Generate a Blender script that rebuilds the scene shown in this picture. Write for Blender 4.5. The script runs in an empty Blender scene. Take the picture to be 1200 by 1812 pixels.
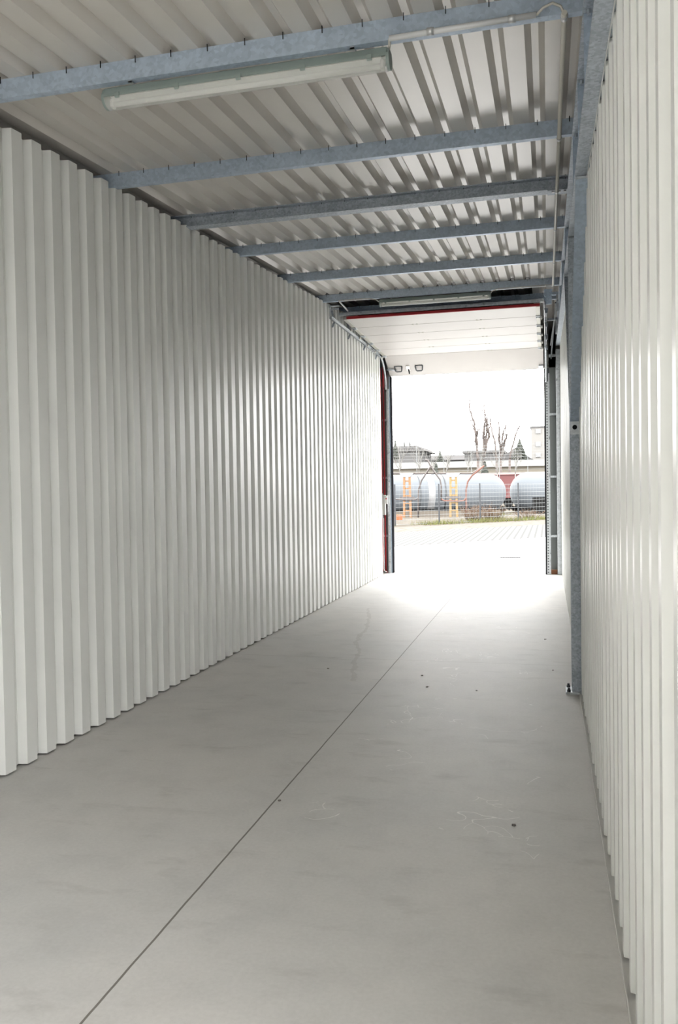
import bpy, bmesh, math, random
from mathutils import Vector, Matrix
random.seed(11)
D = bpy.data
COL = bpy.context.scene.collection
SC = bpy.context.scene

# ------------------------------------------------------------------ camera
FPX = 1461.08
CAM = Vector((0, 0, 1.6))
_y, _p, _r = [math.radians(a) for a in (14.2075, -1.4914, -0.9263)]
FWD = Vector((-math.sin(_y) * math.cos(_p), math.cos(_y) * math.cos(_p), math.sin(_p)))
_rt = Vector((math.cos(_y), math.sin(_y), 0))
_up = _rt.cross(FWD)
RT = _rt * math.cos(_r) + _up * math.sin(_r)
UP = _up * math.cos(_r) - _rt * math.sin(_r)
cd = D.cameras.new('camera')
cd.sensor_fit = 'VERTICAL'
cd.sensor_height = 36.0
cd.lens = FPX / 1812.0 * 36.0
cd.clip_start = 0.02
cd.clip_end = 2000
co = D.objects.new('camera', cd)
COL.objects.link(co)
M4 = Matrix((RT, UP, -FWD)).transposed().to_4x4()
M4.translation = CAM
co.matrix_world = M4
SC.camera = co

# ------------------------------------------------------------------ sky and exposure
SKY = 12.0                    # flat white overcast
w = D.worlds.new('overcast_sky')
SC.world = w
w.use_nodes = True
bg = w.node_tree.nodes['Background']
bg.inputs[0].default_value = (1.0, 0.994, 0.978, 1)
bg.inputs[1].default_value = SKY
SC.view_settings.view_transform = 'Standard'
SC.view_settings.look = 'None'
SC.view_settings.gamma = 1.0
SC.view_settings.exposure = 0.0
try:
    SC.cycles.max_bounces = 16
    SC.cycles.diffuse_bounces = 10
    SC.cycles.glossy_bounces = 6
    SC.cycles.transparent_max_bounces = 12
    SC.cycles.caustics_reflective = False
    SC.cycles.caustics_refractive = False
except Exception:
    pass

# ------------------------------------------------------------------ measurements
SL = 0.0731                 # the roof rises towards the gate
XL, XR = -3.056, 0.237      # valley plane of the left wall, crest plane of the right wall
GATE = 15.65
BACK = -2.9                  # end wall behind the camera
SIDE = 0.6                   # the right wall starts here; unseen side opening before it, added to let in daylight
ROOF_END = -2.85
ROOF0, PUR0, RAF0 = 3.51, 3.409, 3.03


def at(px, py, depth):
    """the point of the vertical plane y = depth seen at a photo pixel"""
    d = FWD + RT * ((px - 600) / FPX) - UP * ((py - 906) / FPX)
    return CAM + d * (depth / d.y)


# ------------------------------------------------------------------ materials
def mat(name, base, rough=0.6, metal=0.0, spec=0.5):
    m = D.materials.new(name)
    m.use_nodes = True
    b = m.node_tree.nodes['Principled BSDF']
    b.inputs['Base Color'].default_value = (*base, 1)
    b.inputs['Roughness'].default_value = rough
    b.inputs['Metallic'].default_value = metal
    b.inputs['Specular IOR Level'].default_value = spec
    return m


def nodes(m):
    return m.node_tree.nodes, m.node_tree.links, m.node_tree.nodes['Principled BSDF']


def coords(m, scale=(1, 1, 1)):
    n, l, b = nodes(m)
    tc = n.new('ShaderNodeTexCoord')
    mp = n.new('ShaderNodeMapping')
    mp.inputs['Scale'].default_value = scale
    l.new(tc.outputs['Object'], mp.inputs['Vector'])
    return mp.outputs['Vector']


def noise(m, vec, scale, detail=4, rough=0.55):
    n, l, b = nodes(m)
    t = n.new('ShaderNodeTexNoise')
    t.inputs['Scale'].default_value = scale
    t.inputs['Detail'].default_value = detail
    t.inputs['Roughness'].default_value = rough
    l.new(vec, t.inputs['Vector'])
    return t.outputs['Fac']


def ramp(m, fac, stops):
    n, l, b = nodes(m)
    r = n.new('ShaderNodeValToRGB')
    e = r.color_ramp.elements
    while len(e) < len(stops):
        e.new(0.5)
    for k, (p, c) in enumerate(stops):
        e[k].position = p
        e[k].color = (*c, 1) if len(c) == 3 else c
    l.new(fac, r.inputs['Fac'])
    return r.outputs['Color']


def mix(m, fac, a, b_, mode='MIX'):
    n, l, b = nodes(m)
    x = n.new('ShaderNodeMix')
    x.data_type = 'RGBA'
    x.blend_type = mode
    for s, v in ((0, fac), (6, a), (7, b_)):
        if hasattr(v, 'is_linked') or hasattr(v, 'links'):
            l.new(v, x.inputs[s])
        elif s == 0:
            x.inputs[0].default_value = v
        else:
            x.inputs[s].default_value = (*v, 1)
    return x.outputs[2]


def mth(m, op, a, b_=None, c=None):
    n, l, b = nodes(m)
    x = n.new('ShaderNodeMath')
    x.operation = op
    for k, v in enumerate((a, b_, c)):
        if v is None:
            continue
        if isinstance(v, (int, float)):
            x.inputs[k].default_value = v
        else:
            l.new(v, x.inputs[k])
    return x.outputs[0]


def setcol(m, c):
    n, l, b = nodes(m)
    l.new(c, b.inputs['Base Color'])


def bump(m, fac, strength=0.2, dist=0.01):
    n, l, b = nodes(m)
    x = n.new('ShaderNodeBump')
    x.inputs['Strength'].default_value = strength
    x.inputs['Distance'].default_value = dist
    l.new(fac, x.inputs['Height'])
    l.new(x.outputs['Normal'], b.inputs['Normal'])


def sheet_mat(name, base, rough, spec=0.5):
    m = mat(name, base, rough, 0.0, spec)
    v = coords(m)
    f = noise(m, v, 1.3, 5)
    c = ramp(m, f, [(0.3, tuple(x * 0.95 for x in base)), (0.7, tuple(min(1, x * 1.03) for x in base))])
    setcol(m, c)
    return m


def galv_mat(name, a, b_, metal=0.35, rough=0.45, scale=18):
    m = mat(name, a, rough, metal, 0.5)
    v = coords(m)
    n, l, bs = nodes(m)
    vo = n.new('ShaderNodeTexVoronoi')
    vo.inputs['Scale'].default_value = scale * 3
    l.new(v, vo.inputs['Vector'])
    sep = n.new('ShaderNodeSeparateColor')
    l.new(vo.outputs['Color'], sep.inputs['Color'])
    f = noise(m, v, scale * 0.4, 6, 0.65)
    g = mth(m, 'ADD', mth(m, 'MULTIPLY', sep.outputs[0], 0.35), mth(m, 'MULTIPLY', f, 0.75))
    setcol(m, ramp(m, g, [(0.3, a), (0.75, b_)]))
    l.new(ramp(m, f, [(0.3, (rough - 0.12,) * 3), (0.7, (rough + 0.12,) * 3)]), bs.inputs['Roughness'])
    return m


WALL = sheet_mat('wall_sheet_paint', (0.76, 0.767, 0.748), 0.34, 0.38)
ROOF = sheet_mat('roof_sheet_paint', (0.585, 0.555, 0.515), 0.30, 0.9)
GALV = galv_mat('galvanised_steel', (0.38, 0.45, 0.55), (0.50, 0.59, 0.70))
GALV2 = galv_mat('galvanised_steel_rough', (0.29, 0.33, 0.38), (0.52, 0.57, 0.63), 0.3, 0.5, 26)
GALVL = galv_mat('bright_galvanised_steel', (0.42, 0.45, 0.48), (0.62, 0.65, 0.68), 0.4, 0.35, 12)
DARKST = mat('dark_grey_steel', (0.10, 0.11, 0.12), 0.5, 0.2)
BLACK = mat('black_rubber', (0.015, 0.015, 0.017), 0.8, 0, 0.0)
BACKM = mat('dull_grey_sheet', (0.22, 0.215, 0.2), 0.7)
PANEL = sheet_mat('gate_panel_paint', (0.50, 0.475, 0.455), 0.38)
REDS = mat('red_rubber_seal', (0.40, 0.012, 0.018), 0.5)
REDP = mat('red_paint', (0.52, 0.035, 0.045), 0.35)
WHITEP = mat('white_plastic', (0.78, 0.77, 0.74), 0.35)
GREYP = mat('grey_plastic', (0.42, 0.42, 0.41), 0.45)
LAMPB = mat('grey_green_plastic', (0.25, 0.30, 0.28), 0.4)
TUBEW = mat('white_glass_tube', (0.85, 0.85, 0.82), 0.2)
LAMPW = mat('white_lamp_tray', (0.72, 0.72, 0.69), 0.4)
COND = mat('cream_grey_conduit', (0.55, 0.53, 0.48), 0.4)
CONDW = mat('pale_grey_conduit', (0.66, 0.67, 0.68), 0.4)
ZINC = mat('zinc', (0.62, 0.63, 0.64), 0.3, 0.6)
WOOD = mat('brown_wood', (0.22, 0.09, 0.04), 0.7)

DIFF = mat('clear_lamp_cover', (0.82, 0.83, 0.80), 0.12)
_n, _l, _b = nodes(DIFF)
_b.inputs['Alpha'].default_value = 0.28

# perforated rail: dark slots repeated up the height
PERF = mat('perforated_rail', (0.5, 0.52, 0.54), 0.4, 0.35)
_v = coords(PERF)
_n, _l, _b = nodes(PERF)
_s = _n.new('ShaderNodeSeparateXYZ')
_l.new(_v, _s.inputs[0])
_f = mth(PERF, 'FRACT', mth(PERF, 'MULTIPLY', _s.outputs[2], 20.0))
_f = mth(PERF, 'GREATER_THAN', _f, 0.6)
_f = mth(PERF, 'MULTIPLY', _f, mth(PERF, 'MULTIPLY', mth(PERF, 'GREATER_THAN', _s.outputs[0], -0.012), mth(PERF, 'LESS_THAN', _s.outputs[0], 0.012)))
setcol(PERF, mix(PERF, _f, (0.55, 0.57, 0.59), (0.10, 0.11, 0.12)))


def concrete():
    m = mat('concrete_floor', (0.5, 0.48, 0.46), 0.55, 0, 0.12)
    n, l, b = nodes(m)
    v = coords(m)
    big = noise(m, v, 0.55, 6, 0.6)
    mid = noise(m, v, 3.2, 8, 0.65)
    fine = noise(m, v, 60, 3, 0.6)
    c = ramp(m, mid, [(0.25, (0.52, 0.511, 0.500)), (0.5, (0.58, 0.569, 0.556)), (0.8, (0.62, 0.608, 0.593))])
    c2 = ramp(m, big, [(0.35, (0.90, 0.91, 0.915)), (0.65, (1.0, 0.985, 0.97))])
    c = mix(m, 1.0, c, c2, 'MULTIPLY')
    c = mix(m, 1.0, c, ramp(m, fine, [(0.25, (0.94,) * 3), (0.75, (1.03,) * 3)]), 'MULTIPLY')
    # darker smudges, stretched across the hall
    vs = coords(m, (1.0, 2.6, 1.0))
    sm = noise(m, vs, 2.3, 5, 0.6)
    c = mix(m, mth(m, 'MULTIPLY', ramp(m, sm, [(0.58, (0, 0, 0)), (0.72, (1, 1, 1))]), 0.22), c, (0.20, 0.19, 0.18))
    # pale scuffs on the right half of the floor
    sx = n.new('ShaderNodeSeparateXYZ')
    l.new(v, sx.inputs[0])
    X, Y = sx.outputs[0], sx.outputs[1]
    vw = n.new('ShaderNodeTexVoronoi')
    vw.feature = 'DISTANCE_TO_EDGE'
    vw.inputs['Scale'].default_value = 3.1
    wob = n.new('ShaderNodeTexNoise')
    wob.inputs['Scale'].default_value = 2.4
    l.new(v, wob.inputs['Vector'])
    add = n.new('ShaderNodeVectorMath')
    add.operation = 'ADD'
    l.new(v, add.inputs[0])
    l.new(wob.outputs['Color'], add.inputs[1])
    l.new(add.outputs[0], vw.inputs['Vector'])
    line = mth(m, 'LESS_THAN', vw.outputs['Distance'], 0.008)
    patch = mth(m, 'GREATER_THAN', noise(m, v, 1.7, 4), 0.57)
    inx = mth(m, 'MULTIPLY', mth(m, 'GREATER_THAN', X, -1.2), mth(m, 'LESS_THAN', X, -0.05))
    iny = mth(m, 'MULTIPLY', mth(m, 'GREATER_THAN', Y, 3.6), mth(m, 'LESS_THAN', Y, 11.0))
    sc = mth(m, 'MULTIPLY', mth(m, 'MULTIPLY', line, patch), mth(m, 'MULTIPLY', inx, iny))
    c = mix(m, mth(m, 'MULTIPLY', sc, 0.6), c, (0.85, 0.83, 0.80))
    # sawn joint along the hall, faint joint across it
    wj = mth(m, 'MULTIPLY', mth(m, 'SUBTRACT', noise(m, v, 5.0, 2), 0.5), 0.006)
    jx = mth(m, 'LESS_THAN', mth(m, 'ABSOLUTE', mth(m, 'SUBTRACT', mth(m, 'ADD', X, wj), -1.385)), 0.0045)
    jx = mth(m, 'MULTIPLY', jx, mth(m, 'LESS_THAN', Y, 14.0))
    c = mix(m, mth(m, 'MULTIPLY', jx, 0.85), c, (0.12, 0.105, 0.09))
    jy = mth(m, 'LESS_THAN', mth(m, 'ABSOLUTE', mth(m, 'SUBTRACT', mth(m, 'ADD', Y, wj), 7.62)), 0.006)
    c = mix(m, mth(m, 'MULTIPLY', jy, 0.35), c, (0.22, 0.2, 0.18))
    # the wandering stain left of the joint
    pts = [(6.7, -1.59), (7.37, -1.743), (8.03, -1.85), (8.4, -1.965), (9.4, -2.07), (10.96, -2.39)]
    fc = n.new('ShaderNodeFloatCurve')
    cur = fc.mapping.curves[0]
    for k, (yy, xx) in enumerate(pts):
        p = ((yy - 6.0) / 6.0, (xx + 3.0) / 2.0)
        if k < 2:
            cur.points[k].location = p
        else:
            cur.points.new(*p)
    fc.mapping.update()
    yn = mth(m, 'DIVIDE', mth(m, 'SUBTRACT', Y, 6.0), 6.0)
    l.new(yn, fc.inputs['Value'])
    xc = mth(m, 'SUBTRACT', mth(m, 'MULTIPLY', fc.outputs[0], 2.0), 3.0)
    wig = mth(m, 'MULTIPLY', mth(m, 'SUBTRACT', noise(m, v, 6.0, 3), 0.5), 0.10)
    dd = mth(m, 'ABSOLUTE', mth(m, 'SUBTRACT', mth(m, 'ADD', X, wig), xc))
    st = mth(m, 'LESS_THAN', dd, mth(m, 'MULTIPLY', noise(m, v, 4.0, 2), 0.045))
    st = mth(m, 'MULTIPLY', st, mth(m, 'MULTIPLY', mth(m, 'GREATER_THAN', Y, 6.7), mth(m, 'LESS_THAN', Y, 10.9)))
    c = mix(m, mth(m, 'MULTIPLY', st, 0.22), c, (0.25, 0.23, 0.20))
    setcol(m, c)
    l.new(ramp(m, mid, [(0.3, (0.52,) * 3), (0.7, (0.58,) * 3)]), b.inputs['Roughness'])
    bump(m, fine, 0.05, 0.002)
    return m


FLOOR = concrete()


# ------------------------------------------------------------------ mesh helpers
class MB:
    def __init__(s):
        s.bm = bmesh.new()

    def quad(s, pts):
        return s.bm.faces.new([s.bm.verts.new(p) for p in pts])

    def box(s, x0, x1, y0, y1, z0, z1):
        c = [s.bm.verts.new((x, y, z)) for z in (z0, z1) for y in (y0, y1) for x in (x0, x1)]
        for f in ((0, 2, 3, 1), (4, 5, 7, 6), (0, 1, 5, 4), (2, 6, 7, 3), (0, 4, 6, 2), (1, 3, 7, 5)):
            s.bm.faces.new([c[i] for i in f])
        return s

    def bar(s, a, b, wx, wz, ref=(0, 0, 1)):
        """a rectangular bar from a to b"""
        a, b = Vector(a), Vector(b)
        d = (b - a).normalized()
        r = Vector(ref)
        if abs(d.dot(r)) > 0.98:
            r = Vector((0, 1, 0))
        u = d.cross(r).normalized() * (wx / 2)
        v = u.cross(d).normalized() * (wz / 2)
        c = [s.bm.verts.new(p + i * u + j * v) for p in (a, b) for i, j in ((-1, -1), (1, -1), (1, 1), (-1, 1))]
        for f in ((3, 2, 1, 0), (4, 5, 6, 7), (0, 1, 5, 4), (1, 2, 6, 5), (2, 3, 7, 6), (3, 0, 4, 7)):
            s.bm.faces.new([c[i] for i in f])
        return s

    def tube(s, pts, r, n=8, r2=None, smooth=True):
        pts = [Vector(p) for p in pts]
        rings = []
        prev = None
        for i, p in enumerate(pts):
            t = (pts[min(i + 1, len(pts) - 1)] - pts[max(i - 1, 0)]).normalized()
            if prev is None:
                ref = Vector((0, 0, 1)) if abs(t.z) < 0.9 else Vector((1, 0, 0))
                u = t.cross(ref).normalized()
            else:
                u = (prev - t * prev.dot(t)).normalized()
            prev = u
            v = t.cross(u)
            rr = r if r2 is None else r + (r2 - r) * i / max(1, len(pts) - 1)
            rings.append([s.bm.verts.new(p + (u * math.cos(2 * math.pi * k / n) + v * math.sin(2 * math.pi * k / n)) * rr) for k in range(n)])
        for a, b in zip(rings, rings[1:]):
            for k in range(n):
                f = s.bm.faces.new((a[k], a[(k + 1) % n], b[(k + 1) % n], b[k]))
                f.smooth = smooth
        s.bm.faces.new(rings[0][::-1])
        s.bm.faces.new(rings[-1])
        return s

    def extrude(s, poly, axis, a, b, slope=0.0):
        """closed outline extruded along an axis; along y the far end may be raised"""
        def P(u, v, t):
            if axis == 'x':
                return (t, u, v)
            if axis == 'y':
                return (u, t, v + slope * t)
            return (u, v, t)
        A = [s.bm.verts.new(P(u, v, a)) for u, v in poly]
        B = [s.bm.verts.new(P(u, v, b)) for u, v in poly]
        n = len(poly)
        for k in range(n):
            s.bm.faces.new((A[k], A[(k + 1) % n], B[(k + 1) % n], B[k]))
        s.bm.faces.new(A[::-1])
        s.bm.faces.new(B)
        return s

    def lathe(s, prof, origin, axis, n=32):
        o = Vector(origin)
        ax = Vector(axis).normalized()
        ref = Vector((0, 0, 1)) if abs(ax.z) < 0.9 else Vector((1, 0, 0))
        u = ax.cross(ref).normalized()
        v = ax.cross(u)
        rings = []
        for t, r in prof:
            r = max(r, 1e-4)
            rings.append([s.bm.verts.new(o + ax * t + (u * math.cos(2 * math.pi * k / n) + v * math.sin(2 * math.pi * k / n)) * r) for k in range(n)])
        for a, b in zip(rings, rings[1:]):
            for k in range(n):
                f = s.bm.faces.new((a[k], a[(k + 1) % n], b[(k + 1) % n], b[k]))
                f.smooth = True
        s.bm.faces.new(rings[0][::-1])
        s.bm.faces.new(rings[-1])
        return s

    def build(s, name, material, parent=None, bevel=0.0):
        bmesh.ops.recalc_face_normals(s.bm, faces=s.bm.faces[:])
        me = D.meshes.new(name)
        s.bm.to_mesh(me)
        s.bm.free()
        me.materials.append(material)
        o = D.objects.new(name, me)
        COL.objects.link(o)
        if parent is not None:
            o.parent = parent
            o.matrix_parent_inverse = world_of(parent).inverted()
        if bevel:
            b = o.modifiers.new('bevel', 'BEVEL')
            b.width = bevel
            b.segments = 2
            b.limit_method = 'ANGLE'
        return o


def world_of(o):
    m = o.matrix_basis.copy()
    while o.parent is not None:
        m = o.parent.matrix_basis @ o.matrix_parent_inverse @ m
        o = o.parent
    return m


def tag(o, label, cat, group=None):
    o['label'] = label
    o['category'] = cat
    o['kind'] = 'thing'
    if group:
        o['group'] = group
    return o


def thing(name, label, cat, loc=(0, 0, 0), group=None):
    o = D.objects.new(name, None)
    COL.objects.link(o)
    o.empty_display_size = 0.1
    o.location = loc
    return tag(o, label, cat, group)


def struct(o):
    o['kind'] = 'structure'
    return o


def arc(c, r, a0, a1, n, plane='yz', x=0.0):
    out = []
    for k in range(n + 1):
        a = math.radians(a0 + (a1 - a0) * k / n)
        out.append((x, c[0] + r * math.cos(a), c[1] + r * math.sin(a)))
    return out


# ------------------------------------------------------------------ the hall
fl = MB()
fl.box(-3.45, 0.52, BACK, 15.72, -0.15, 0.0)
struct(fl.build('floor', FLOOR))

PIT = 0.2
# one rib of the wall sheet, measured along the wall: (along, out)
RIB = [(0.0, 0.0), (0.012, 0.052), (0.108, 0.052), (0.126, 0.0)]


RIB_BACK = [(0.0, 0.0), (0.018, 0.052), (0.062, 0.052), (0.076, 0.0)]


def wall_sheets(name, x0, sign, ya, yb, phase, ztop, zbot, rib=RIB):
    """trapezoid sheeting; sign is the way its crests stand out into the hall"""
    mb = MB()
    k0 = math.floor((ya - phase) / PIT)
    prof = []
    k = k0
    while phase + k * PIT < yb + PIT:
        lap = 0.003 if k % 5 == 0 else 0.0
        for a, o in rib:
            y = phase + k * PIT + a
            prof.append((y, o + (lap if o > 0 else 0)))
        if k % 5 == 4:              # the edge of the next sheet lies on top
            prof.append((phase + (k + 1) * PIT - 0.022, 0.0))
            prof.append((phase + (k + 1) * PIT - 0.021, 0.004))
        k += 1
    prof = [p for p in prof if ya <= p[0] <= yb]
    lo, hi = [], []
    for y, o in prof:
        lo.append(mb.bm.verts.new((x0 + sign * o, y, zbot)))
        hi.append(mb.bm.verts.new((x0 + sign * o, y, ztop(y))))
    for i in range(len(prof) - 1):
        mb.bm.faces.new((lo[i], lo[i + 1], hi[i + 1], hi[i]))
    o = mb.build(name, WALL)
    s = o.modifiers.new('thickness', 'SOLIDIFY')
    s.thickness = 0.0012
    s.offset = 0
    return struct(o)


wall_sheets('wall_left', XL, 1, BACK, 15.14, 4.232, lambda y: 3.425 + SL * y, 0.012)
wall_sheets('wall_right', XR + 0.052, -1, SIDE, 6.585, 1.869 - 0.012, lambda y: RAF0 - 0.004 + SL * y, 0.02, RIB_BACK)
wall_sheets('wall_right', XR + 0.052, -1, 6.765, 15.5, 1.869 - 0.012, lambda y: RAF0 - 0.004 + SL * y, 0.02, RIB_BACK)

mb = MB()  # outer wall added to keep sky light from leaking in above the sheets
mb.box(-3.46, -3.36, BACK, 15.8, 0, 4.75)
struct(mb.build('wall_left_light_stop', BACKM))
mb = MB()  # same on the right: added to block sky light over the rafter
mb.box(0.43, 0.52, SIDE, 15.8, 0, 4.75)
struct(mb.build('wall_right_light_stop', BACKM))

# front wall around the gate
mb = MB()
mb.box(-3.46, 0.52, 15.74, 15.86, 3.80, 4.75)
struct(mb.build('wall_front_lintel', BACKM))
mb = MB()
mb.box(-3.46, -2.93, 15.76, 15.86, 0, 3.80)
struct(mb.build('wall_front_left', BACKM))
mb = MB()
mb.box(0.0, 0.52, 15.78, 15.86, 0, 3.80)
struct(mb.build('wall_front_right', DARKST))

mb = MB()
mb.box(-3.46, 0.52, BACK - 0.12, BACK, 0, 3.45)
struct(mb.build('wall_back', WALL))

# roof sheeting
mb = MB()
RP = 0.1947
prof = []
k = -18
while True:
    c = -0.042 + k * RP
    if c - 0.05 > 0.5:
        break
    if c - 0.05 > -3.42:
        prof += [(c - 0.049, 0.0), (c - 0.018, 0.046), (c + 0.018, 0.046), (c + 0.049, 0.0)]
    k += 1
prof = [(-3.45, 0.0)] + prof + [(0.51, 0.0)]
for (xa, za), (xb, zb) in zip(prof, prof[1:]):
    pass
va = [mb.bm.verts.new((x, ROOF_END, ROOF0 + z + SL * ROOF_END)) for x, z in prof]
vb = [mb.bm.verts.new((x, 15.95, ROOF0 + z + SL * 15.95)) for x, z in prof]
for i in range(len(prof) - 1):
    mb.bm.faces.new((va[i], va[i + 1], vb[i + 1], vb[i]))
o = mb.build('ceiling', ROOF)
s = o.modifiers.new('thickness', 'SOLIDIFY')
s.thickness = 0.0015
s.offset = 0
struct(o)

mb = MB()  # dark sheet added just under the roof to darken the zone above the gate
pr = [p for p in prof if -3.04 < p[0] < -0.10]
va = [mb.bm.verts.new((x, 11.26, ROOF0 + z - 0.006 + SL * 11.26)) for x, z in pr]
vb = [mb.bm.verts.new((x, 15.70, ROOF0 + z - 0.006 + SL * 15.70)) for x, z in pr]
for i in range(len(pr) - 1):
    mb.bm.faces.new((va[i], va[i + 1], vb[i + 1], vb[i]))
o = mb.build('ceiling', mat('dark_brown_underlay', (0.045, 0.038, 0.034), 0.6))
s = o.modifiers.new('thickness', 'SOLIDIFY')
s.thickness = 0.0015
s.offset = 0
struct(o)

# pale steel angle between the right wall and the floor
mb = MB()
mb.box(0.222, 0.30, SIDE, 6.55, 0.0, 0.006)
mb.box(0.222, 0.226, SIDE, 6.55, 0.006, 0.016)
struct(mb.build('baseboard_right', mat('pale_concrete_lip', (0.62, 0.61, 0.59), 0.6)))
mb = MB()
mb.extrude([(XR - 0.0035, RAF0 - 0.022), (XR - 0.001, RAF0 - 0.022), (XR - 0.001, RAF0 - 0.002), (XR - 0.0035, RAF0 - 0.002)], 'y', SIDE, 6.57, SL)
struct(mb.build('trim_1', WALL))
mb = MB()
mb.extrude([(XR - 0.0035, RAF0 - 0.022), (XR - 0.001, RAF0 - 0.022), (XR - 0.001, RAF0 - 0.002), (XR - 0.0035, RAF0 - 0.002)], 'y', 6.77, 15.5, SL)
struct(mb.build('trim_2', WALL))


# ------------------------------------------------------------------ roof steel
def screws_on(parent, y, z, xa, xb):
    k = -17
    while k < 3:
        x = -0.042 + k * RP
        if xa < x < xb:
            m = MB()
            m.tube([(x, y, z - 0.024), (x, y, z + 0.010)], 0.0022, 6)
            m.build('screw', BLACK, parent)
        k += 1


def purlin(y, label, heavy=False):
    z0 = PUR0 + SL * y
    t = thing('roof_purlin', label, 'steel beam', (-1.45, y, z0))
    xa, xb = -3.30, 0.30
    m = MB()
    if heavy:
        h, b = 0.098, 0.10
        prof = [(y - b / 2, z0 - 0.004), (y + b / 2, z0 - 0.004), (y + b / 2, z0 + 0.006), (y + 0.004, z0 + 0.006),
                (y + 0.004, z0 + h - 0.01), (y + b / 2, z0 + h - 0.01), (y + b / 2, z0 + h), (y - b / 2, z0 + h),
                (y - b / 2, z0 + h - 0.01), (y - 0.004, z0 + h - 0.01), (y - 0.004, z0 + 0.006), (y - b / 2, z0 + 0.006)]
        m.extrude(prof, 'x', xa, xb)
        m.build('beam_section', GALV2, t)
        for x in (0.06, 0.11, 0.15):
            for dz in (0.0,):
                q = MB()
                q.tube([(x, y - 0.03, z0 - 0.022), (x, y - 0.03, z0 + 0.012)], 0.011, 6, smooth=False)
                q.build('bolt', ZINC, t)
        q = MB()
        q.box(0.02, 0.165, y - 0.055, y + 0.05, z0 - 0.013, z0 - 0.0045)
        q.build('end_plate', GALV2, t)
    else:
        h, b, tk = 0.100, 0.042, 0.003
        prof = [(y, z0), (y + b, z0), (y + b, z0 + h), (y, z0 + h), (y - 0.004, z0 + h), (y - 0.004, z0 + h - 0.004),
                (y + b - tk, z0 + h - 0.004), (y + b - tk, z0 + tk), (y, z0 + tk)]
        # web towards the camera, both flanges turned away behind it
        prof = [(y, z0), (y + b, z0), (y + b, z0 + 0.014), (y + b - tk, z0 + 0.014), (y + b - tk, z0 + tk), (y + tk, z0 + tk),
                (y + tk, z0 + h - tk), (y + b - tk, z0 + h - tk), (y + b - tk, z0 + h - 0.014), (y + b, z0 + h - 0.014), (y + b, z0 + h), (y, z0 + h)]
        m.extrude(prof, 'x', xa, xb)
        m.build('channel_section', GALV, t)
    screws_on(t, y - (0.028 if heavy else 0.006), z0 + 0.1, -3.05, 0.16)
    return t


purlin(3.84, 'galvanised steel purlin that carries the big strip light nearest the camera')
purlin(5.43, 'bare galvanised purlin between the near strip light and the heavy flanged beam')
purlin(6.70, 'heavier galvanised roof beam with a broad bottom flange, above the floor-standing column', heavy=True)
purlin(7.93, 'thin galvanised purlin, first one beyond the heavy flanged beam')
purlin(9.53, 'thin galvanised purlin, second one beyond the heavy flanged beam')
purlin(11.19, 'thin galvanised purlin that carries the far strip light in front of the gate')
purlin(12.42, 'dark shaded purlin just above the raised gate and its red seal')


def ibeam(cx, wdt, z0, h, tf=0.011, tw=0.007):
    a = wdt / 2
    return [(cx - a, z0), (cx + a, z0), (cx + a, z0 + tf), (cx + tw / 2, z0 + tf), (cx + tw / 2, z0 + h - tf),
            (cx + a, z0 + h - tf), (cx + a, z0 + h), (cx - a, z0 + h), (cx - a, z0 + h - tf), (cx - tw / 2, z0 + h - tf),
            (cx - tw / 2, z0 + tf), (cx - a, z0 + tf)]


RX = 0.238
t = thing('steel_rafter', 'galvanised I-beam rafter sloping along the top of the right corrugated wall', 'steel beam', (RX, 5, RAF0 + 5 * SL))
m = MB()
m.extrude(ibeam(RX, 0.140, RAF0, 0.374), 'y', BACK, 15.60, SL)
m.build('beam_section', GALV2, t)
for y in (3.0, 3.84, 4.6, 5.43, 7.93, 9.53, 11.19):
    zt = RAF0 + SL * y + 0.374
    q = MB()
    q.box(RX - 0.066, RX - 0.004, y - 0.004, y + 0.004, zt - 0.361, zt - 0.012)
    q.build('stiffener', GALV, t)
    q = MB()
    q.tube([(RX - 0.045, y - 0.03, zt - 0.034), (RX - 0.045, y - 0.03, zt - 0.0115)], 0.011, 6, smooth=False)
    q.build('bolt', GALV2, t)

t = thing('steel_rafter', 'shaded rafter along the top edge of the left corrugated wall', 'steel beam', (-3.2, 5, RAF0 + 5 * SL))
m = MB()
m.extrude(ibeam(-3.20, 0.140, RAF0, 0.374), 'y', BACK, 15.60, SL)
m.build('beam_section', GALV2, t)

# column against the right wall with its two knee braces
ztop = RAF0 + SL * 6.6 - 0.002
t = thing('steel_column', 'galvanised steel column standing on the floor against the right corrugated wall', 'steel column', (RX, 6.67, 0))
m = MB()
a = 0.069
yc0, yc1 = 6.60, 6.74
prof = [(RX - a, yc0), (RX + a, yc0), (RX + a, yc0 + 0.011), (RX + 0.004, yc0 + 0.011), (RX + 0.004, yc1 - 0.011),
        (RX + a, yc1 - 0.011), (RX + a, yc1), (RX - a, yc1), (RX - a, yc1 - 0.011), (RX - 0.004, yc1 - 0.011), (RX - 0.004, yc0 + 0.011), (RX - a, yc0 + 0.011)]
m.extrude(prof, 'z', 0.014, ztop)
m.build('shaft', GALV2, t)
m = MB()
m.box(RX - 0.115, RX + 0.10, yc0 - 0.035, yc1 + 0.035, 0.0, 0.014)
m.build('base_plate', GALVL, t)
for x, y in ((RX - 0.093, yc0 - 0.005), (RX - 0.093, yc1 + 0.005)):
    q = MB()
    q.tube([(x, y, 0.014), (x, y, 0.030)], 0.016, 6, smooth=False)
    q.tube([(x, y, 0.030), (x, y, 0.045)], 0.009, 8)
    q.build('anchor_bolt', DARKST, t)
m = MB()
m.box(RX - 0.069, RX + 0.06, yc0 - 0.003, yc1, ztop - 0.012, ztop)
m.build('cap_plate', GALVL, t)
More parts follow.
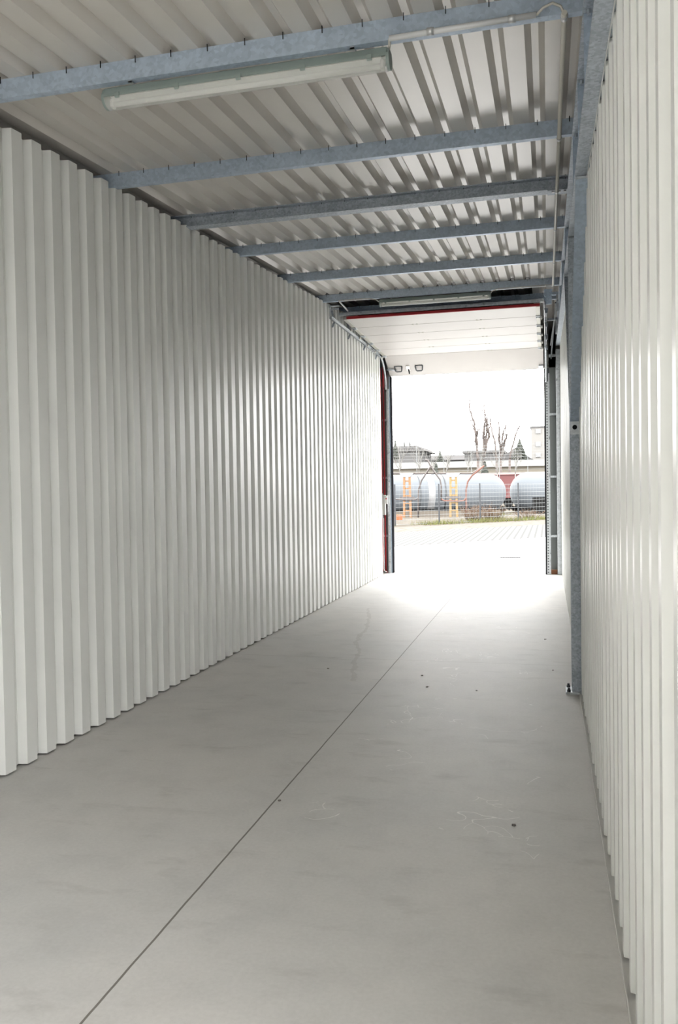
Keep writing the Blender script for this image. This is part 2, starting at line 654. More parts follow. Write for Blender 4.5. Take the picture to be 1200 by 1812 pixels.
for s in (-1, 1):
    yA = 6.60 if s < 0 else 6.74
    yB = 5.02 if s < 0 else 8.3
    zA, zB = 2.10, RAF0 + SL * yB - 0.014
    m = MB()
    h = 0.10
    u = Vector((0, yB - yA, zB - zA)).normalized()
    nrm = Vector((0, u.z, -u.y)) * (-1 if s < 0 else 1)
    if nrm.z < 0:
        nrm = -nrm
    p0, p1 = Vector((0, yA + s * 0.004, zA)), Vector((0, yB, zB))
    # outer flange (seen from the camera) and web behind it
    a1 = 0.066
    lo, hi = p0, p1
    for (xa, xb, d0, d1) in ((RX - a1, RX + a1, 0.0, 0.010), (RX - 0.004, RX + 0.004, 0.010, 0.12)):
        ps = [lo + nrm * d0, hi + nrm * d0, hi + nrm * d1, lo + nrm * d1]
        m.extrude([(q.y, q.z) for q in ps], 'x', xa, xb)
    br = m.build('knee_brace', GALV if s < 0 else GALV2, t)
    q = MB()
    q.box(RX - 0.066, RX + 0.066, min(yB, yB - s * 0.03), max(yB, yB - s * 0.03), zB - 0.004, zB + 0.010)
    q.build('brace_plate', GALVL, br)
    if s < 0:
        q = MB()
        q.box(RX - 0.066, RX + 0.066, 6.585, 6.599, 2.00, 2.10)
        q.build('brace_foot', GALVL, br)
        q = MB()
        q.tube([(RX - 0.033, 6.578, 2.055), (RX - 0.033, 6.586, 2.055)], 0.018, 12)
        q.build('hole', BLACK, br)


# ------------------------------------------------------------------ strip lights
def strip_light(x0, x1, y, ztop, label):
    t = thing('strip_light', label, 'lamp', ((x0 + x1) / 2, y, ztop))
    n = 20

    def sec(a0, a1, rx, rz, cz):
        return [(y + rx * math.cos(math.radians(a0 + (a1 - a0) * k / n)), cz + rz * math.sin(math.radians(a0 + (a1 - a0) * k / n))) for k in range(n + 1)]
    cz = ztop - 0.052
    m = MB()
    m.extrude([(y - 0.052, cz), (y - 0.050, cz + 0.014), (y - 0.040, cz + 0.044), (y - 0.030, ztop), (y + 0.030, ztop), (y + 0.040, cz + 0.044), (y + 0.050, cz + 0.014), (y + 0.052, cz),
               (y + 0.046, cz), (y + 0.035, cz + 0.03), (y - 0.035, cz + 0.03), (y - 0.046, cz)], 'x', x0, x1)
    m.build('housing', LAMPB, t, 0.003)
    for xa, xb in ((x0 - 0.012, x0 + 0.004), (x1 - 0.004, x1 + 0.012)):
        q = MB()
        q.extrude(sec(0, -180, 0.050, 0.044, cz) + [(y - 0.050, cz + 0.014), (y - 0.032, ztop - 0.006), (y + 0.032, ztop - 0.006), (y + 0.050, cz + 0.014)], 'x', xa, xb)
        q.build('end_cap', LAMPB, t, 0.003)
    m = MB()
    p = sec(182, 358, 0.049, 0.046, cz)
    q = sec(358, 182, 0.0465, 0.0435, cz)
    m.extrude(p + q, 'x', x0 + 0.004, x1 - 0.004)
    m.build('clear_cover', DIFF, t)
    m = MB()
    m.box(x0 + 0.03, x1 - 0.03, y - 0.034, y + 0.034, cz + 0.004, cz + 0.012)
    m.build('tray', LAMPW, t)
    m = MB()
    m.tube([(x0 + 0.035, y, cz - 0.022), (x1 - 0.035, y, cz - 0.022)], 0.013, 14)
    m.build('lamp_tube', TUBEW, t)
    for x in (x0 + 0.028, x1 - 0.028):
        q = MB()
        q.box(x - 0.008, x + 0.008, y - 0.018, y + 0.018, cz - 0.038, cz + 0.003)
        q.build('tube_socket', WHITEP, t, 0.003)
    for k in range(5):
        x = x0 + 0.08 + (x1 - x0 - 0.16) * k / 4
        for sg in (-1, 1):
            q = MB()
            q.extrude([(y + sg * 0.0515, cz + 0.016), (y + sg * 0.0555, cz + 0.014), (y + sg * 0.0565, cz - 0.006), (y + sg * 0.050, cz - 0.014), (y + sg * 0.0485, cz - 0.012)], 'x', x - 0.012, x + 0.012)
            q.build('clip', LAMPB, t)
    for x in (x0 + 0.16, x1 - 0.16):
        q = MB()
        q.box(x - 0.012, x + 0.012, y - 0.03, y + 0.03, ztop - 0.010, ztop + 0.006)
        q.box(x - 0.010, x + 0.010, y - 0.066, y - 0.060, ztop - 0.006, ztop + 0.03)
        q.box(x - 0.010, x + 0.010, y - 0.066, y - 0.02, ztop - 0.006, ztop + 0.001)
        q.build('bracket', ZINC, t)
    return t


strip_light(-2.19, -0.715, 3.915, 3.690 - 0.004, 'big grey strip light with clear cover under the purlin nearest the camera')
strip_light(-2.215, -0.725, 11.27, 4.225 - 0.004, 'small strip light glimpsed above the red seal of the raised gate')


# ------------------------------------------------------------------ conduits
def conduit(label, runs, r, material, clips, loops=(), box=None, name='cable_conduit'):
    t = thing(name, label, 'conduit', runs[0][0])
    for k, pts in enumerate(runs):
        m = MB()
        m.tube(pts, r, 10)
        m.build('conduit_pipe', material, t)
    for p, ax in clips:
        q = MB()
        p = Vector(p)
        d = Vector((0.016, 0, 0)) if ax == 'x' else Vector((0, 0.016, 0))
        q.tube([p - d, p + d], r * 1.28, 10)
        q.build('pipe_clip', ZINC, t)
    for pts in loops:
        q = MB()
        q.tube(pts, 0.006, 6)
        q.build('loose_cable', COND, t)
    return t


zc = 3.686
conduit('pale conduit clipped along the purlin from the big strip light to the right rafter',
        [[(-0.69, 3.815, zc - 0.004), (-0.03, 3.815, zc + 0.002)]], 0.013, CONDW,
        [((-0.50, 3.815, zc), 'x'), ((-0.135, 3.815, zc), 'x')],
        [[(-0.03, 3.815, zc), (0.0, 3.80, zc + 0.02), (0.04, 3.80, zc + 0.034), (0.075, 3.81, zc + 0.02), (0.088, 3.815, zc - 0.01)],
         [(-0.715, 3.915, 3.66), (-0.70, 3.87, 3.68), (-0.69, 3.82, zc - 0.004)]])
zl = lambda y: PUR0 - 0.016 + SL * y
conduit('long thin cream conduit running under the purlins beside the right rafter to the gate end',
        [[(0.09, 3.80, zl(3.8)), (0.09, 11.16, zl(11.16))]], 0.0125, COND,
        [((0.09, y, zl(y)), 'y') for y in (3.84, 5.44, 6.66, 7.94, 9.54, 11.1)])
conduit('pale conduit along the purlin between the small far strip light and the right rafter',
        [[(-0.62, 11.17, 4.226), (0.09, 11.17, 4.226)]], 0.012, CONDW,
        [((-0.3, 11.17, 4.226), 'x'), ((0.0, 11.17, 4.226), 'x')],
        [[(-0.722, 11.27, 4.19), (-0.69, 11.2, 4.215), (-0.62, 11.17, 4.226)]])
conduit('short pale conduit left of the small far strip light, bending back towards the gate',
        [[(-2.36, 11.17, 4.225), (-2.70, 11.17, 4.225)], [(-2.78, 11.17, 4.225), (-2.86, 12.05, 4.27)]], 0.012, CONDW,
        [((-2.55, 11.17, 4.225), 'x')],
        [[(-2.22, 11.27, 4.19), (-2.27, 11.2, 4.215), (-2.36, 11.17, 4.225)], [(-2.70, 11.17, 4.225), (-2.75, 11.165, 4.23), (-2.78, 11.17, 4.225)]])

# ------------------------------------------------------------------ sectional gate, raised under the roof
CAPM = mat('pale_zinc_cap', (0.40, 0.39, 0.34), 0.4, 0.3)
GX0, GX1 = -2.93, -0.085
ZP = 4.145
Y0, YK = 12.03, 15.10          # inner edge and last joint; the bottom section hangs down to the opening


def zp(y):
    return ZP - (y - Y0) * 0.0244


seams = [Y0 + (YK - Y0) * k / 5 for k in range(6)]
t = thing('sectional_gate', 'cream sectional overhead gate raised under the roof above the opening', 'gate', (-1.5, 15.55, ZP))


def slab(mb, xa, xb, ya, yb, lo, hi):
    mb.extrude([(ya, zp(ya) + lo), (yb, zp(yb) + lo), (yb, zp(yb) + hi), (ya, zp(ya) + hi)], 'x', xa, xb)


for i in range(5):
    m = MB()
    slab(m, GX0, GX1, seams[i] + 0.006, seams[i + 1] - 0.006, 0, 0.04)
    m.build('panel', PANEL, t, 0.003)
    for xa, xb in ((GX0 - 0.004, GX0 + 0.055), (GX1 - 0.055, GX1 + 0.004)):
        q = MB()
        slab(q, xa, xb, seams[i] + 0.01, seams[i + 1] - 0.01, -0.004, 0.043)
        q.build('end_cap', CAPM, t, 0.003)
m = MB()
slab(m, GX0 + 0.01, GX1 - 0.01, Y0 + 0.02, YK + 0.02, 0.005, 0.034)
m.build('panel_joint_liner', mat('dark_joint', (0.10, 0.05, 0.04), 0.7), t)
# bottom section: from the last joint down to the lip of the opening
BA, BB = Vector((0, YK + 0.008, zp(YK))), Vector((0, 15.63, 3.775))
BU = (BB - BA).normalized()
BN = Vector((0, -BU.z, BU.y)) * -1
if BN.z > 0:
    BN = -BN                      # towards the hall and the floor


def bp_at(x, f, off):
    p = BA.lerp(BB, f) + BN * off
    return Vector((x, p.y, p.z))


m = MB()
ps = [bp_at(0, 0, 0), bp_at(0, 1, 0), bp_at(0, 1, -0.04), bp_at(0, 0, -0.04)]
m.extrude([(p.y, p.z) for p in ps], 'x', GX0 + 0.02, GX1 + 0.03)
bp = m.build('bottom_panel', PANEL, t, 0.003)
m = MB()
ps = [bp_at(0, 1.0, -0.004), bp_at(0, 1.045, -0.004), bp_at(0, 1.045, -0.036), bp_at(0, 1.0, -0.036)]
m.extrude([(p.y, p.z) for p in ps], 'x', GX0 + 0.02, GX1 + 0.03)
m.build('bottom_seal', GREYP, bp)
m = MB()
m.box(GX0 + 0.05, GX1 + 0.0, Y0 - 0.018, Y0 + 0.004, ZP + 0.001, ZP + 0.038)
m.build('top_seal', REDS, t)
for x0 in (-2.775, -2.385):
    m = MB()
    m.tube([bp_at(x0, 0.55, 0.0), bp_at(x0 + 0.012, 0.70, 0.035), bp_at(x0 + 0.03, 0.72, 0.042), bp_at(x0 + 0.11, 0.72, 0.042), bp_at(x0 + 0.128, 0.70, 0.035), bp_at(x0 + 0.14, 0.55, 0.0)], 0.012, 8)
    m.bar(bp_at(x0 - 0.004, 0.53, 0.006), bp_at(x0 + 0.144, 0.53, 0.006), 0.02, 0.012)
    m.build('handle', DARKST, bp)
m = MB()
m.bar(bp_at(-2.525, 0.50, 0.010), bp_at(-2.525, 0.76, 0.010), 0.07, 0.02)
lk = m.build('lock', WHITEP, bp, 0.005)
m = MB()
m.bar(bp_at(-2.515, 0.66, 0.028), bp_at(-2.515, 0.86, 0.034), 0.02, 0.016)
m.build('lock_lever', BLACK, lk)
m = MB()
m.bar(bp_at(-2.905, 0.62, 0.012), bp_at(-2.80, 0.66, 0.012), 0.05, 0.022)
m.tube([bp_at(-2.93, 0.64, 0.016), bp_at(-2.74, 0.70, 0.016)], 0.012, 8)
m.build('corner_bracket', GALVL, bp)
m = MB()
m.bar(bp_at(-0.10, 0.82, 0.012), bp_at(-0.10, 1.0, 0.012), 0.08, 0.022)
m.build('corner_bracket', GALVL, bp)
for yy in seams[1:]:
    z0 = zp(yy)
    for x in (GX0 + 0.03, GX1 - 0.03):
        q = MB()
        q.box(x - 0.032, x + 0.032, yy - 0.07, yy + 0.07, z0 - 0.012, z0 - 0.002)
        q.tube([(x - 0.03, yy, z0 - 0.015), (x + 0.03, yy, z0 - 0.015)], 0.014, 8)
        hg = q.build('edge_hinge', GALVL, t)
        sx = -1 if x < -1 else 1
        r = MB()
        r.tube([(x + sx * 0.02, yy - 0.03, z0 - 0.034), (x + sx * 0.06, yy - 0.03, z0 - 0.034)], 0.006, 6)
        r.tube([(x + sx * 0.04, yy - 0.03, z0 - 0.034), (x + sx * 0.062, yy - 0.03, z0 - 0.034)], 0.022, 10)
        r.build('roller', WHITEP, hg)
    for x in (-1.95, -0.98):
        q = MB()
        q.box(x - 0.045, x - 0.018, yy - 0.035, yy + 0.035, z0 - 0.006, z0)
        q.box(x + 0.018, x + 0.045, yy - 0.035, yy + 0.035, z0 - 0.006, z0)
        q.build('middle_hinge', CAPM, t)

for x, lab, mt in ((-3.0 + 0.022, 'pale steel gate track along the left wall end, curving down the left gate post', GALVL),
                   (-0.012, 'pale steel gate track curving down the right side of the opening', GALVL)):
    t = thing('gate_track', lab, 'gate track', (x, 15.6, 0))
    zt = ZP - 0.075
    path = [(x, 11.5, zt), (x, 15.0, zt)] + [(x, 15.0 + 0.55 * math.sin(a), zt - 0.55 + 0.55 * math.cos(a)) for a in [math.radians(9 * k) for k in range(1, 10)]] + [(x, 15.55, zt - 0.56)]
    m = MB()
    m.bar(path[0], path[1], 0.012, 0.045)
    m.bar((x - 0.0, 11.5, zt - 0.02), (x, 15.0, zt - 0.02), 0.034, 0.005)
    m.bar((x - 0.0, 11.5, zt + 0.02), (x, 15.0, zt + 0.02), 0.034, 0.005)
    m.tube(path[1:], 0.02, 6)
    m.build('horizontal_rail', mt, t)
    if x < -1:
        m = MB()
        m.box(-2.968, -2.925, 15.55, 15.64, 0.0, zt - 0.55)
        m.box(-2.988, -2.969, 15.60, 15.66, 0.0, zt - 0.6)
        m.build('vertical_rail', GALVL, t, 0.002)
        m = MB()
        m.box(-2.925, -2.903, 15.60, 15.70, 0.0, 3.76)
        m.build('jamb_strip', GALV, t)
        m = MB()
        m.box(-2.903, -2.884, 15.585, 15.72, 0.0, 3.76)
        m.build('rubber_seal', BLACK, t)
    else:
        m = MB()
        m.box(-0.022, 0.036, 15.57, 15.64, 0.0, zt - 0.55)
        m.build('vertical_rail', PERF, t)
        m = MB()
        m.box(0.028, 0.046, 15.555, 15.57, 0.0, zt - 0.4)
        m.build('rail_lip', GALVL, t)
        m = MB()
        m.box(-0.050, -0.022, 15.56, 15.70, 0.0, 3.76)
        m.build('rubber_seal', BLACK, t)
    for y in (11.62, 12.6, 13.7, 14.7):
        q = MB()
        sx = -1 if x < -1 else 1
        q.bar((x, y, zt + 0.02), (x + sx * 0.03, y, zt + 0.16), 0.03, 0.006, (0, 1, 0))
        q.bar((x, y + 0.05, zt - 0.03), (x + sx * 0.02, y, zt - 0.11), 0.03, 0.006, (0, 1, 0))
        q.build('track_hanger', GALV2, t)

# spring shaft above the raised gate's inner edge
t = thing('spring_shaft', 'galvanised spreader bar with end brackets across the hall, just above the red seal', 'gate hardware', (-1.5, 12.05, ZP + 0.08))
m = MB()
m.box(-2.99, -0.03, 11.99, 12.04, ZP + 0.052, ZP + 0.098)
m.build('bar', GALVL, t, 0.004)
for x, s in ((-3.04, 1), (0.03, -1)):
    q = MB()
    q.box(x - 0.055, x + 0.16 * (1 if s > 0 else 0.35), 11.55, 11.57, ZP + 0.045, ZP + 0.075)
    q.box(x - 0.055, x + 0.16 * (1 if s > 0 else 0.35), 11.55, 11.60, ZP + 0.10, ZP + 0.112)
    q.box(x - 0.05, x + 0.045, 11.50, 11.53, ZP - 0.09, ZP + 0.11)
    q.tube([(x - 0.02, 11.47, ZP + 0.03), (x - 0.02, 11.55, ZP + 0.03)], 0.032, 12)
    q.tube([(x + 0.03, 11.48, ZP + 0.07), (x + 0.03, 11.55, ZP + 0.07)], 0.018, 10)
    q.build('end_bracket', GALVL if s > 0 else GALV, t)

# lattice of hanger angles in the dark corner above the right gate post
t = thing('hanger_frame', 'dark bolted angle-iron frame in the corner above the right gate post', 'steel frame', (0.12, 15.5, 3.9))
m = MB()
m.bar((0.08, 15.66, 3.95), (0.14, 12.6, 4.30), 0.02, 0.02)
m.build('diagonal', DARKST, t)
m = MB()
m.bar((0.07, 14.6, 4.02), (0.16, 12.2, 4.28), 0.018, 0.018)
m.build('diagonal', DARKST, t)
m = MB()
m.bar((0.0, 12.0, 4.30), (0.165, 12.0, 4.30), 0.04, 0.04)
m.build('cross_angle', GALV, t)
m = MB()
m.bar((0.02, 13.2, 4.18), (0.165, 13.2, 4.18), 0.035, 0.035)
m.build('cross_angle', GALV2, t)
for yy, za, zb_ in ((12.0, 4.30, 4.05), (13.2, 4.18, 3.95)):
    m = MB()
    m.bar((0.155, yy, za), (0.155, yy, zb_), 0.03, 0.02)
    m.build('upright', GALVL, t)

# ------------------------------------------------------------------ gate posts
t = thing('gate_post', 'galvanised right gate post with recessed dark web and bright cross bars', 'gate post', (0.1, 15.7, 0))
m = MB()
m.box(0.163, 0.245, 15.56, 15.77, 0.0, 4.10)
m.build('flange', GALVL, t, 0.003)
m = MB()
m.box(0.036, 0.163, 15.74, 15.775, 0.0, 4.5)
m.build('web', DARKST if False else mat('web_grey_steel', (0.20, 0.215, 0.21), 0.5, 0.2), t)  # even grey, darker than the flange beside it
for z in (0.70, 1.79, 2.93, 4.0):
    q = MB()
    q.box(0.042, 0.163, 15.60, 15.74, z - 0.018, z + 0.018)
    q.build('cross_bar', GALVL, t)
m = MB()
m.box(0.05, 0.16, 15.62, 15.735, 0.0, 0.075)
tag(m.build('wood_block', WOOD), 'small brown wooden block in the foot of the right gate post', 'wood block')

t = thing('gate_post', 'dark recessed left gate post behind the red pipes', 'gate post', (-3.05, 15.7, 0))
m = MB()
m.box(-3.16, -2.97, 15.71, 15.755, 0.0, 4.4)
m.build('web', mat('dark_post_web', (0.16, 0.16, 0.16), 0.5, 0.2), t)
for z in (0.71, 1.83, 2.94):
    q = MB()
    q.box(-3.075, -2.99, 15.66, 15.71, z - 0.02, z + 0.02)
    q.build('cross_bar', GALVL, t)

for x, r, y, lab in ((-3.035, 0.014, 15.60, 'thick red pipe standing up the left gate post beside the track'),
                     (-3.072, 0.010, 15.50, 'thin red pipe hugging the end of the left wall behind the control box')):
    t = thing('red_pipe', lab, 'pipe', (x, y, 0))
    m = MB()
    m.tube([(x, y, 0.04), (x, y, 3.92)], r, 10)
    m.build('pipe_run', REDP, t)
    if r > 0.012:
        m = MB()
        m.tube([(x, y, 0.06), (x + 0.004, y - 0.01, 0.025), (x + 0.03, y - 0.03, 0.018)], r * 1.2, 8)
        m.build('elbow', REDP, t)
        for z in (0.74, 1.86, 2.97):
            q = MB()
            q.tube([(x, y, z - 0.012), (x, y, z + 0.012)], r * 1.5, 10)
            q.build('pipe_clamp', REDP, t)
        m = MB()
        m.tube([(x, y, 3.55), (x, y, 3.95)], r * 1.5, 10)
        m.build('sleeve', REDP, t)
m = MB()
m.tube([(-3.045, 15.47, 1.06), (-3.05, 15.48, 0.09), (-3.035, 15.485, 0.045), (-3.0, 15.50, 0.03)], 0.009, 8)
tag(m.build('white_cable', WHITEP), 'white cable dropping from the control box to the floor by the left gate post', 'cable')

t = thing('control_box', 'pale gate control box on the left post beside the opening, red pipe behind it', 'control box', (-3.02, 15.47, 1.06))
m = MB()
m.box(-3.095, -3.05, 15.46, 15.49, 1.06, 1.53)
m.build('back_plate', GREYP, t, 0.003)
m = MB()
m.box(-3.065, -2.99, 15.40, 15.46, 1.12, 1.50)
m.build('housing', WHITEP, t, 0.008)
m = MB()
m.box(-2.99, -2.955, 15.41, 15.455, 1.33, 1.49)
m.build('switch_block', WHITEP, t, 0.006)
m = MB()
m.tube([(-2.973, 15.405, 1.43), (-2.973, 15.412, 1.43)], 0.014, 12)
m.build('push_button', REDP, t)

# ------------------------------------------------------------------ crumbs on the floor
chipm = mat('dark_crumb', (0.180, 0.160, 0.140), 0.8)
spots = [((-1.93, 7.13), 'dark crumb on the floor left of the long joint, beyond the stain foot'),
         ((-1.06, 7.0), 'dark crumb just right of the long floor joint beyond the pale scuffs'),
         ((-0.96, 6.6), 'larger dark crumb right of the long floor joint, level with the column'),
         ((-0.56, 6.55), 'dark crumb midway between the long floor joint and the column base'),
         ((-0.04, 8.9), 'dark crumb near the right wall beyond the column'),
         ((0.03, 7.4), 'dark crumb at the foot of the right wall just beyond the column'),
         ((-1.36, 4.02), 'twig-like crumb lying on the long floor joint'),
         ((-0.17, 3.95), 'dark crumb on the near floor closest to the right wall')]
for (x, y), lab in spots:
    m = MB()
    r = random.uniform(0.005, 0.008)
    vs = []
    for k in range(3):
        a = random.uniform(0, 6.28)
        m.bar((x - r * 1.4 * math.cos(a), y - r * 1.4 * math.sin(a), r * 0.45), (x + r * 1.4 * math.cos(a), y + r * 1.4 * math.sin(a), r * 0.5), r, r * 0.8)
    tag(m.build('floor_crumb', chipm), lab, 'crumb', 'crumbs on the concrete floor')

# ------------------------------------------------------------------ outdoors: ground
YARD = mat('yard_concrete', (0.62, 0.61, 0.60), 0.8)
_v = coords(YARD)
setcol(YARD, ramp(YARD, noise(YARD, _v, 0.9, 6), [(0.3, (0.36, 0.355, 0.35)), (0.7, (0.44, 0.437, 0.433))]))
PAVE = mat('grass_pavers', (0.128, 0.128, 0.128), 0.85)
DIRT = mat('pale_gravel', (0.107, 0.096, 0.086), 0.95)
_v = coords(DIRT)
setcol(DIRT, ramp(DIRT, noise(DIRT, _v, 3.0, 8, 0.7), [(0.3, (0.063, 0.056, 0.047)), (0.5, (0.095, 0.088, 0.079)), (0.7, (0.117, 0.110, 0.103))]))
EARTH = mat('track_bed', (0.063, 0.058, 0.049), 0.95)
_v = coords(EARTH)
setcol(EARTH, ramp(EARTH, noise(EARTH, _v, 1.2, 8, 0.7), [(0.3, (0.056, 0.051, 0.044)), (0.7, (0.098, 0.089, 0.077))]))

FD = Vector((0.68, 0.733, 0)).normalized()       # direction of the fence
FN = Vector((FD.y, -FD.x, 0))                     # towards the hall
FP = Vector((-3.1, 39.35, 0))                     # foot of one post


def strip(name, d0, d1, z, material, lo=-60, hi=60, th=0.2):
    m = MB()
    ps = [FP + FD * a + FN * d for a, d in ((lo, d0), (hi, d0), (hi, d1), (lo, d1))]
    m.extrude([(p.x, p.y) for p in ps], 'z', z - th, z)
    return struct(m.build(name, material))


# pavers: rows of pale stones with darker open joints running away from the gate
n_, l_, b_ = nodes(PAVE)
tc = n_.new('ShaderNodeTexCoord')
mp = n_.new('ShaderNodeMapping')
l_.new(tc.outputs['Object'], mp.inputs['Vector'])
bk = n_.new('ShaderNodeTexBrick')
bk.inputs['Color1'].default_value = (0.110, 0.110, 0.110, 1)
bk.inputs['Color2'].default_value = (0.102, 0.102, 0.102, 1)
bk.inputs['Mortar'].default_value = (0.072, 0.072, 0.071, 1)
bk.inputs['Scale'].default_value = 1.0
bk.inputs['Mortar Size'].default_value = 0.04
bk.inputs['Mortar Smooth'].default_value = 0.3
bk.inputs['Brick Width'].default_value = 0.21
bk.inputs['Row Height'].default_value = 1.6
bk.offset = 0.0
l_.new(mp.outputs[0], bk.inputs['Vector'])
l_.new(bk.outputs['Color'], b_.inputs['Base Color'])

m = MB()
m.box(-120, 120, 15.72, 20, -0.22, -0.01)
m.box(-120, 120, -60, BACK, -0.22, -0.01)
m.box(-120, -3.46, BACK, 15.72, -0.22, -0.01)
m.box(0.52, 120, BACK, 15.72, -0.22, -0.01)
m.box(-120, 120, 20, 60, -0.30, -0.02)
struct(m.build('ground', YARD))
strip('path_pavers', 4.1, 10.2, -0.006, PAVE, th=0.05)
strip('path_gravel', 0.9, 4.1, -0.004, DIRT, th=0.05)
strip('field_verge', -26.0, 0.9, -0.002, EARTH, th=0.05)
m = MB()
m.box(-200, 200, 60, 500, -0.3, -0.03)
struct(m.build('land', EARTH))

# drain in the concrete apron
t = thing('floor_drain', 'dark slotted drain grate set in the pale yard outside the gate', 'drain', (-0.85, 19.37, -0.01))
m = MB()
m.box(-1.09, -0.62, 19.28, 19.46, -0.012, -0.003)
m.build('grate_frame', mat('matt_drain_steel', (0.07, 0.07, 0.07), 0.9, 0, 0.0), t)
for k in range(11):
    q = MB()
    x = -1.06 + k * 0.041
    q.box(x, x + 0.02, 19.31, 19.43, -0.004, -0.001)
    q.build('slot', BLACK, t)

# verge grass
GRASS = mat('verge_grass', (0.085, 0.092, 0.029), 0.9)
_v = coords(GRASS)
setcol(GRASS, ramp(GRASS, noise(GRASS, _v, 0.7, 3), [(0.35, (0.082, 0.070, 0.048)), (0.5, (0.086, 0.086, 0.034)), (0.65, (0.091, 0.102, 0.034))]))
m = MB()
for k in range(5200):
    a = random.uniform(-9, 7)
    d = random.gauss(-0.05, 0.33)
    if math.sin(a * 1.7) + math.sin(a * 0.6 + 1) < random.uniform(-1.6, 1.2):
        continue
    p = FP + FD * a + FN * d
    h = random.uniform(0.06, 0.26)
    u = Vector((random.uniform(-1, 1), random.uniform(-1, 1), 0)).normalized() * 0.012
    tip = p + Vector((random.uniform(-0.1, 0.1), random.uniform(-0.1, 0.1), h))
    m.bm.faces.new([m.bm.verts.new(q) for q in (p - u, p + u, tip)])
o = m.build('verge_grass', GRASS)
o['kind'] = 'stuff'
o['label'] = 'thin yellow green grass growing along the foot of the mesh fence'
o['category'] = 'grass'

# fence
POST = mat('dark_blue_grey_post', (0.008, 0.010, 0.014), 0.5)
WIRE = mat('pale_fence_wire', (0.131, 0.137, 0.140), 0.4, 0.3)
labels = {-3: 'dark fence post far off, hidden left of the gate opening', -2: 'dark fence post beside the left jamb of the gate opening',
          -1: 'dark fence post in front of the long tank, between the two orange stands', 0: 'dark fence post in front of the rounded end of the long tank',
          1: 'dark fence post in front of the second tank, right of the gap between tanks'}
for k in range(-2, 3):
    p = FP + FD * (2.5 * k)
    m = MB()
    m.box(p.x - 0.032, p.x + 0.032, p.y - 0.025, p.y + 0.025, 0, 1.83)
    if k in labels:
        t = tag(m.build('fence_post', POST), labels[k], 'fence post', 'posts of the yard fence')
    else:
        t = tag(m.build('fence_post', POST), 'dark fence post just hidden by the right jamb of the gate', 'fence post', 'posts of the yard fence')
plab = ['wire mesh fence panel at the left jamb, in front of the leftmost orange stand', 'wire mesh fence panel crossing the middle of the long tank',
        'wire mesh fence panel crossing the rounded end of the long tank and the gap', 'wire mesh fence panel in front of the second tank at the right jamb']
for k in range(-2, 2):
    a, b = FP + FD * (2.5 * k + 0.04), FP + FD * (2.5 * k + 2.46)
    m = MB()
    for j in range(10):
        z = 0.06 + j * 0.19
        m.bar(a + Vector((0, 0, z)), b + Vector((0, 0, z)), 0.014, 0.014)
    for j in range(13):
        q = a.lerp(b, j / 12)
        m.bar(q + Vector((0, 0, 0.05)), q + Vector((0, 0, 1.80)), 0.005, 0.005)
    tag(m.build('mesh_panel', WIRE), plab[k + 2], 'fence panel', 'mesh panels of the yard fence')

# ------------------------------------------------------------------ rail tank wagons
TANK = mat('pale_blue_grey_tank_paint', (0.076, 0.084, 0.093), 0.65, 0, 0.2)
TANKD = mat('tank_band_grey', (0.014, 0.015, 0.017), 0.6)
TANKW = mat('white_tank_band', (0.159, 0.161, 0.165), 0.5)
UNDER = mat('dark_underframe', (0.012, 0.012, 0.012), 0.8)


def tank_wagon(origin, ang, length, r, cz, label, bands, white):
    """origin: middle of the end cap nearest the gap; the tank runs from it along ang"""
    ax = Vector((math.cos(ang), math.sin(ang), 0))
    o = Vector((origin[0], origin[1], cz))
    t = thing('tank_wagon', label, 'tank wagon', (origin[0] + ax.x * length / 2, origin[1] + ax.y * length / 2, 0))
    cap = 0.95 * r
    prof = []
    for k in range(13):
        a = math.pi / 2 * k / 12
        prof.append((cap * (1 - math.cos(a)), r * math.sin(a) ** 0.95))
    prof += [(length - p[0], p[1]) for p in prof[::-1]]
    m = MB()
    m.lathe(prof, o, ax, 56)
    tk = m.build('tank', TANK, t)
    for d, wd in bands:
        q = MB()
        q.lathe([(d, r - 0.01), (d, r + 0.022), (d + wd, r + 0.022), (d + wd, r - 0.01)], o, ax, 56)
        q.build('band', TANKD, t)
    if white:
        d, wd = white
        q = MB()
        q.lathe([(d, r - 0.01), (d, r + 0.012), (d + wd, r + 0.012), (d + wd, r - 0.01)], o, ax, 56)
        q.build('white_band', TANKW, t)
    m = MB()
    s = Vector((-ax.y, ax.x, 0))
    base = o - Vector((0, 0, cz))
    for sd in (-0.7, 0.7):
        m.bar(base + ax * 0.2 + s * sd + Vector((0, 0, 0.28)), base + ax * (length - 0.2) + s * sd + Vector((0, 0, 0.28)), 0.12, 0.2)
    m.build('underframe', UNDER, t)
    for d in (1.2, length - 1.2):
        m = MB()
        for sd in (-0.62, 0.62):
            m.bar(base + ax * (d - 0.9) + s * sd + Vector((0, 0, 0.2)), base + ax * (d + 0.9) + s * sd + Vector((0, 0, 0.2)), 0.1, 0.22)
        bg_ = m.build('bogie', UNDER, t)
        for e in (-0.6, 0.6):
            for sd in (-0.6, 0.6):
                q = MB()
                c = base + ax * (d + e) + s * sd + Vector((0, 0, 0.16))
                q.tube([c - s * 0.05, c + s * 0.05], 0.17, 18)
                q.build('wheel', UNDER, bg_)
    for e in (0.0,):
        for sd in (-0.55, 0.55):
            q = MB()
            c = base + s * sd + Vector((0, 0, 0.32))
            q.tube([c + ax * 0.25, c - ax * 0.06], 0.06, 10)
            q.tube([c - ax * 0.06, c - ax * 0.09], 0.14, 14)
            q.build('buffer', UNDER, t)
    return t


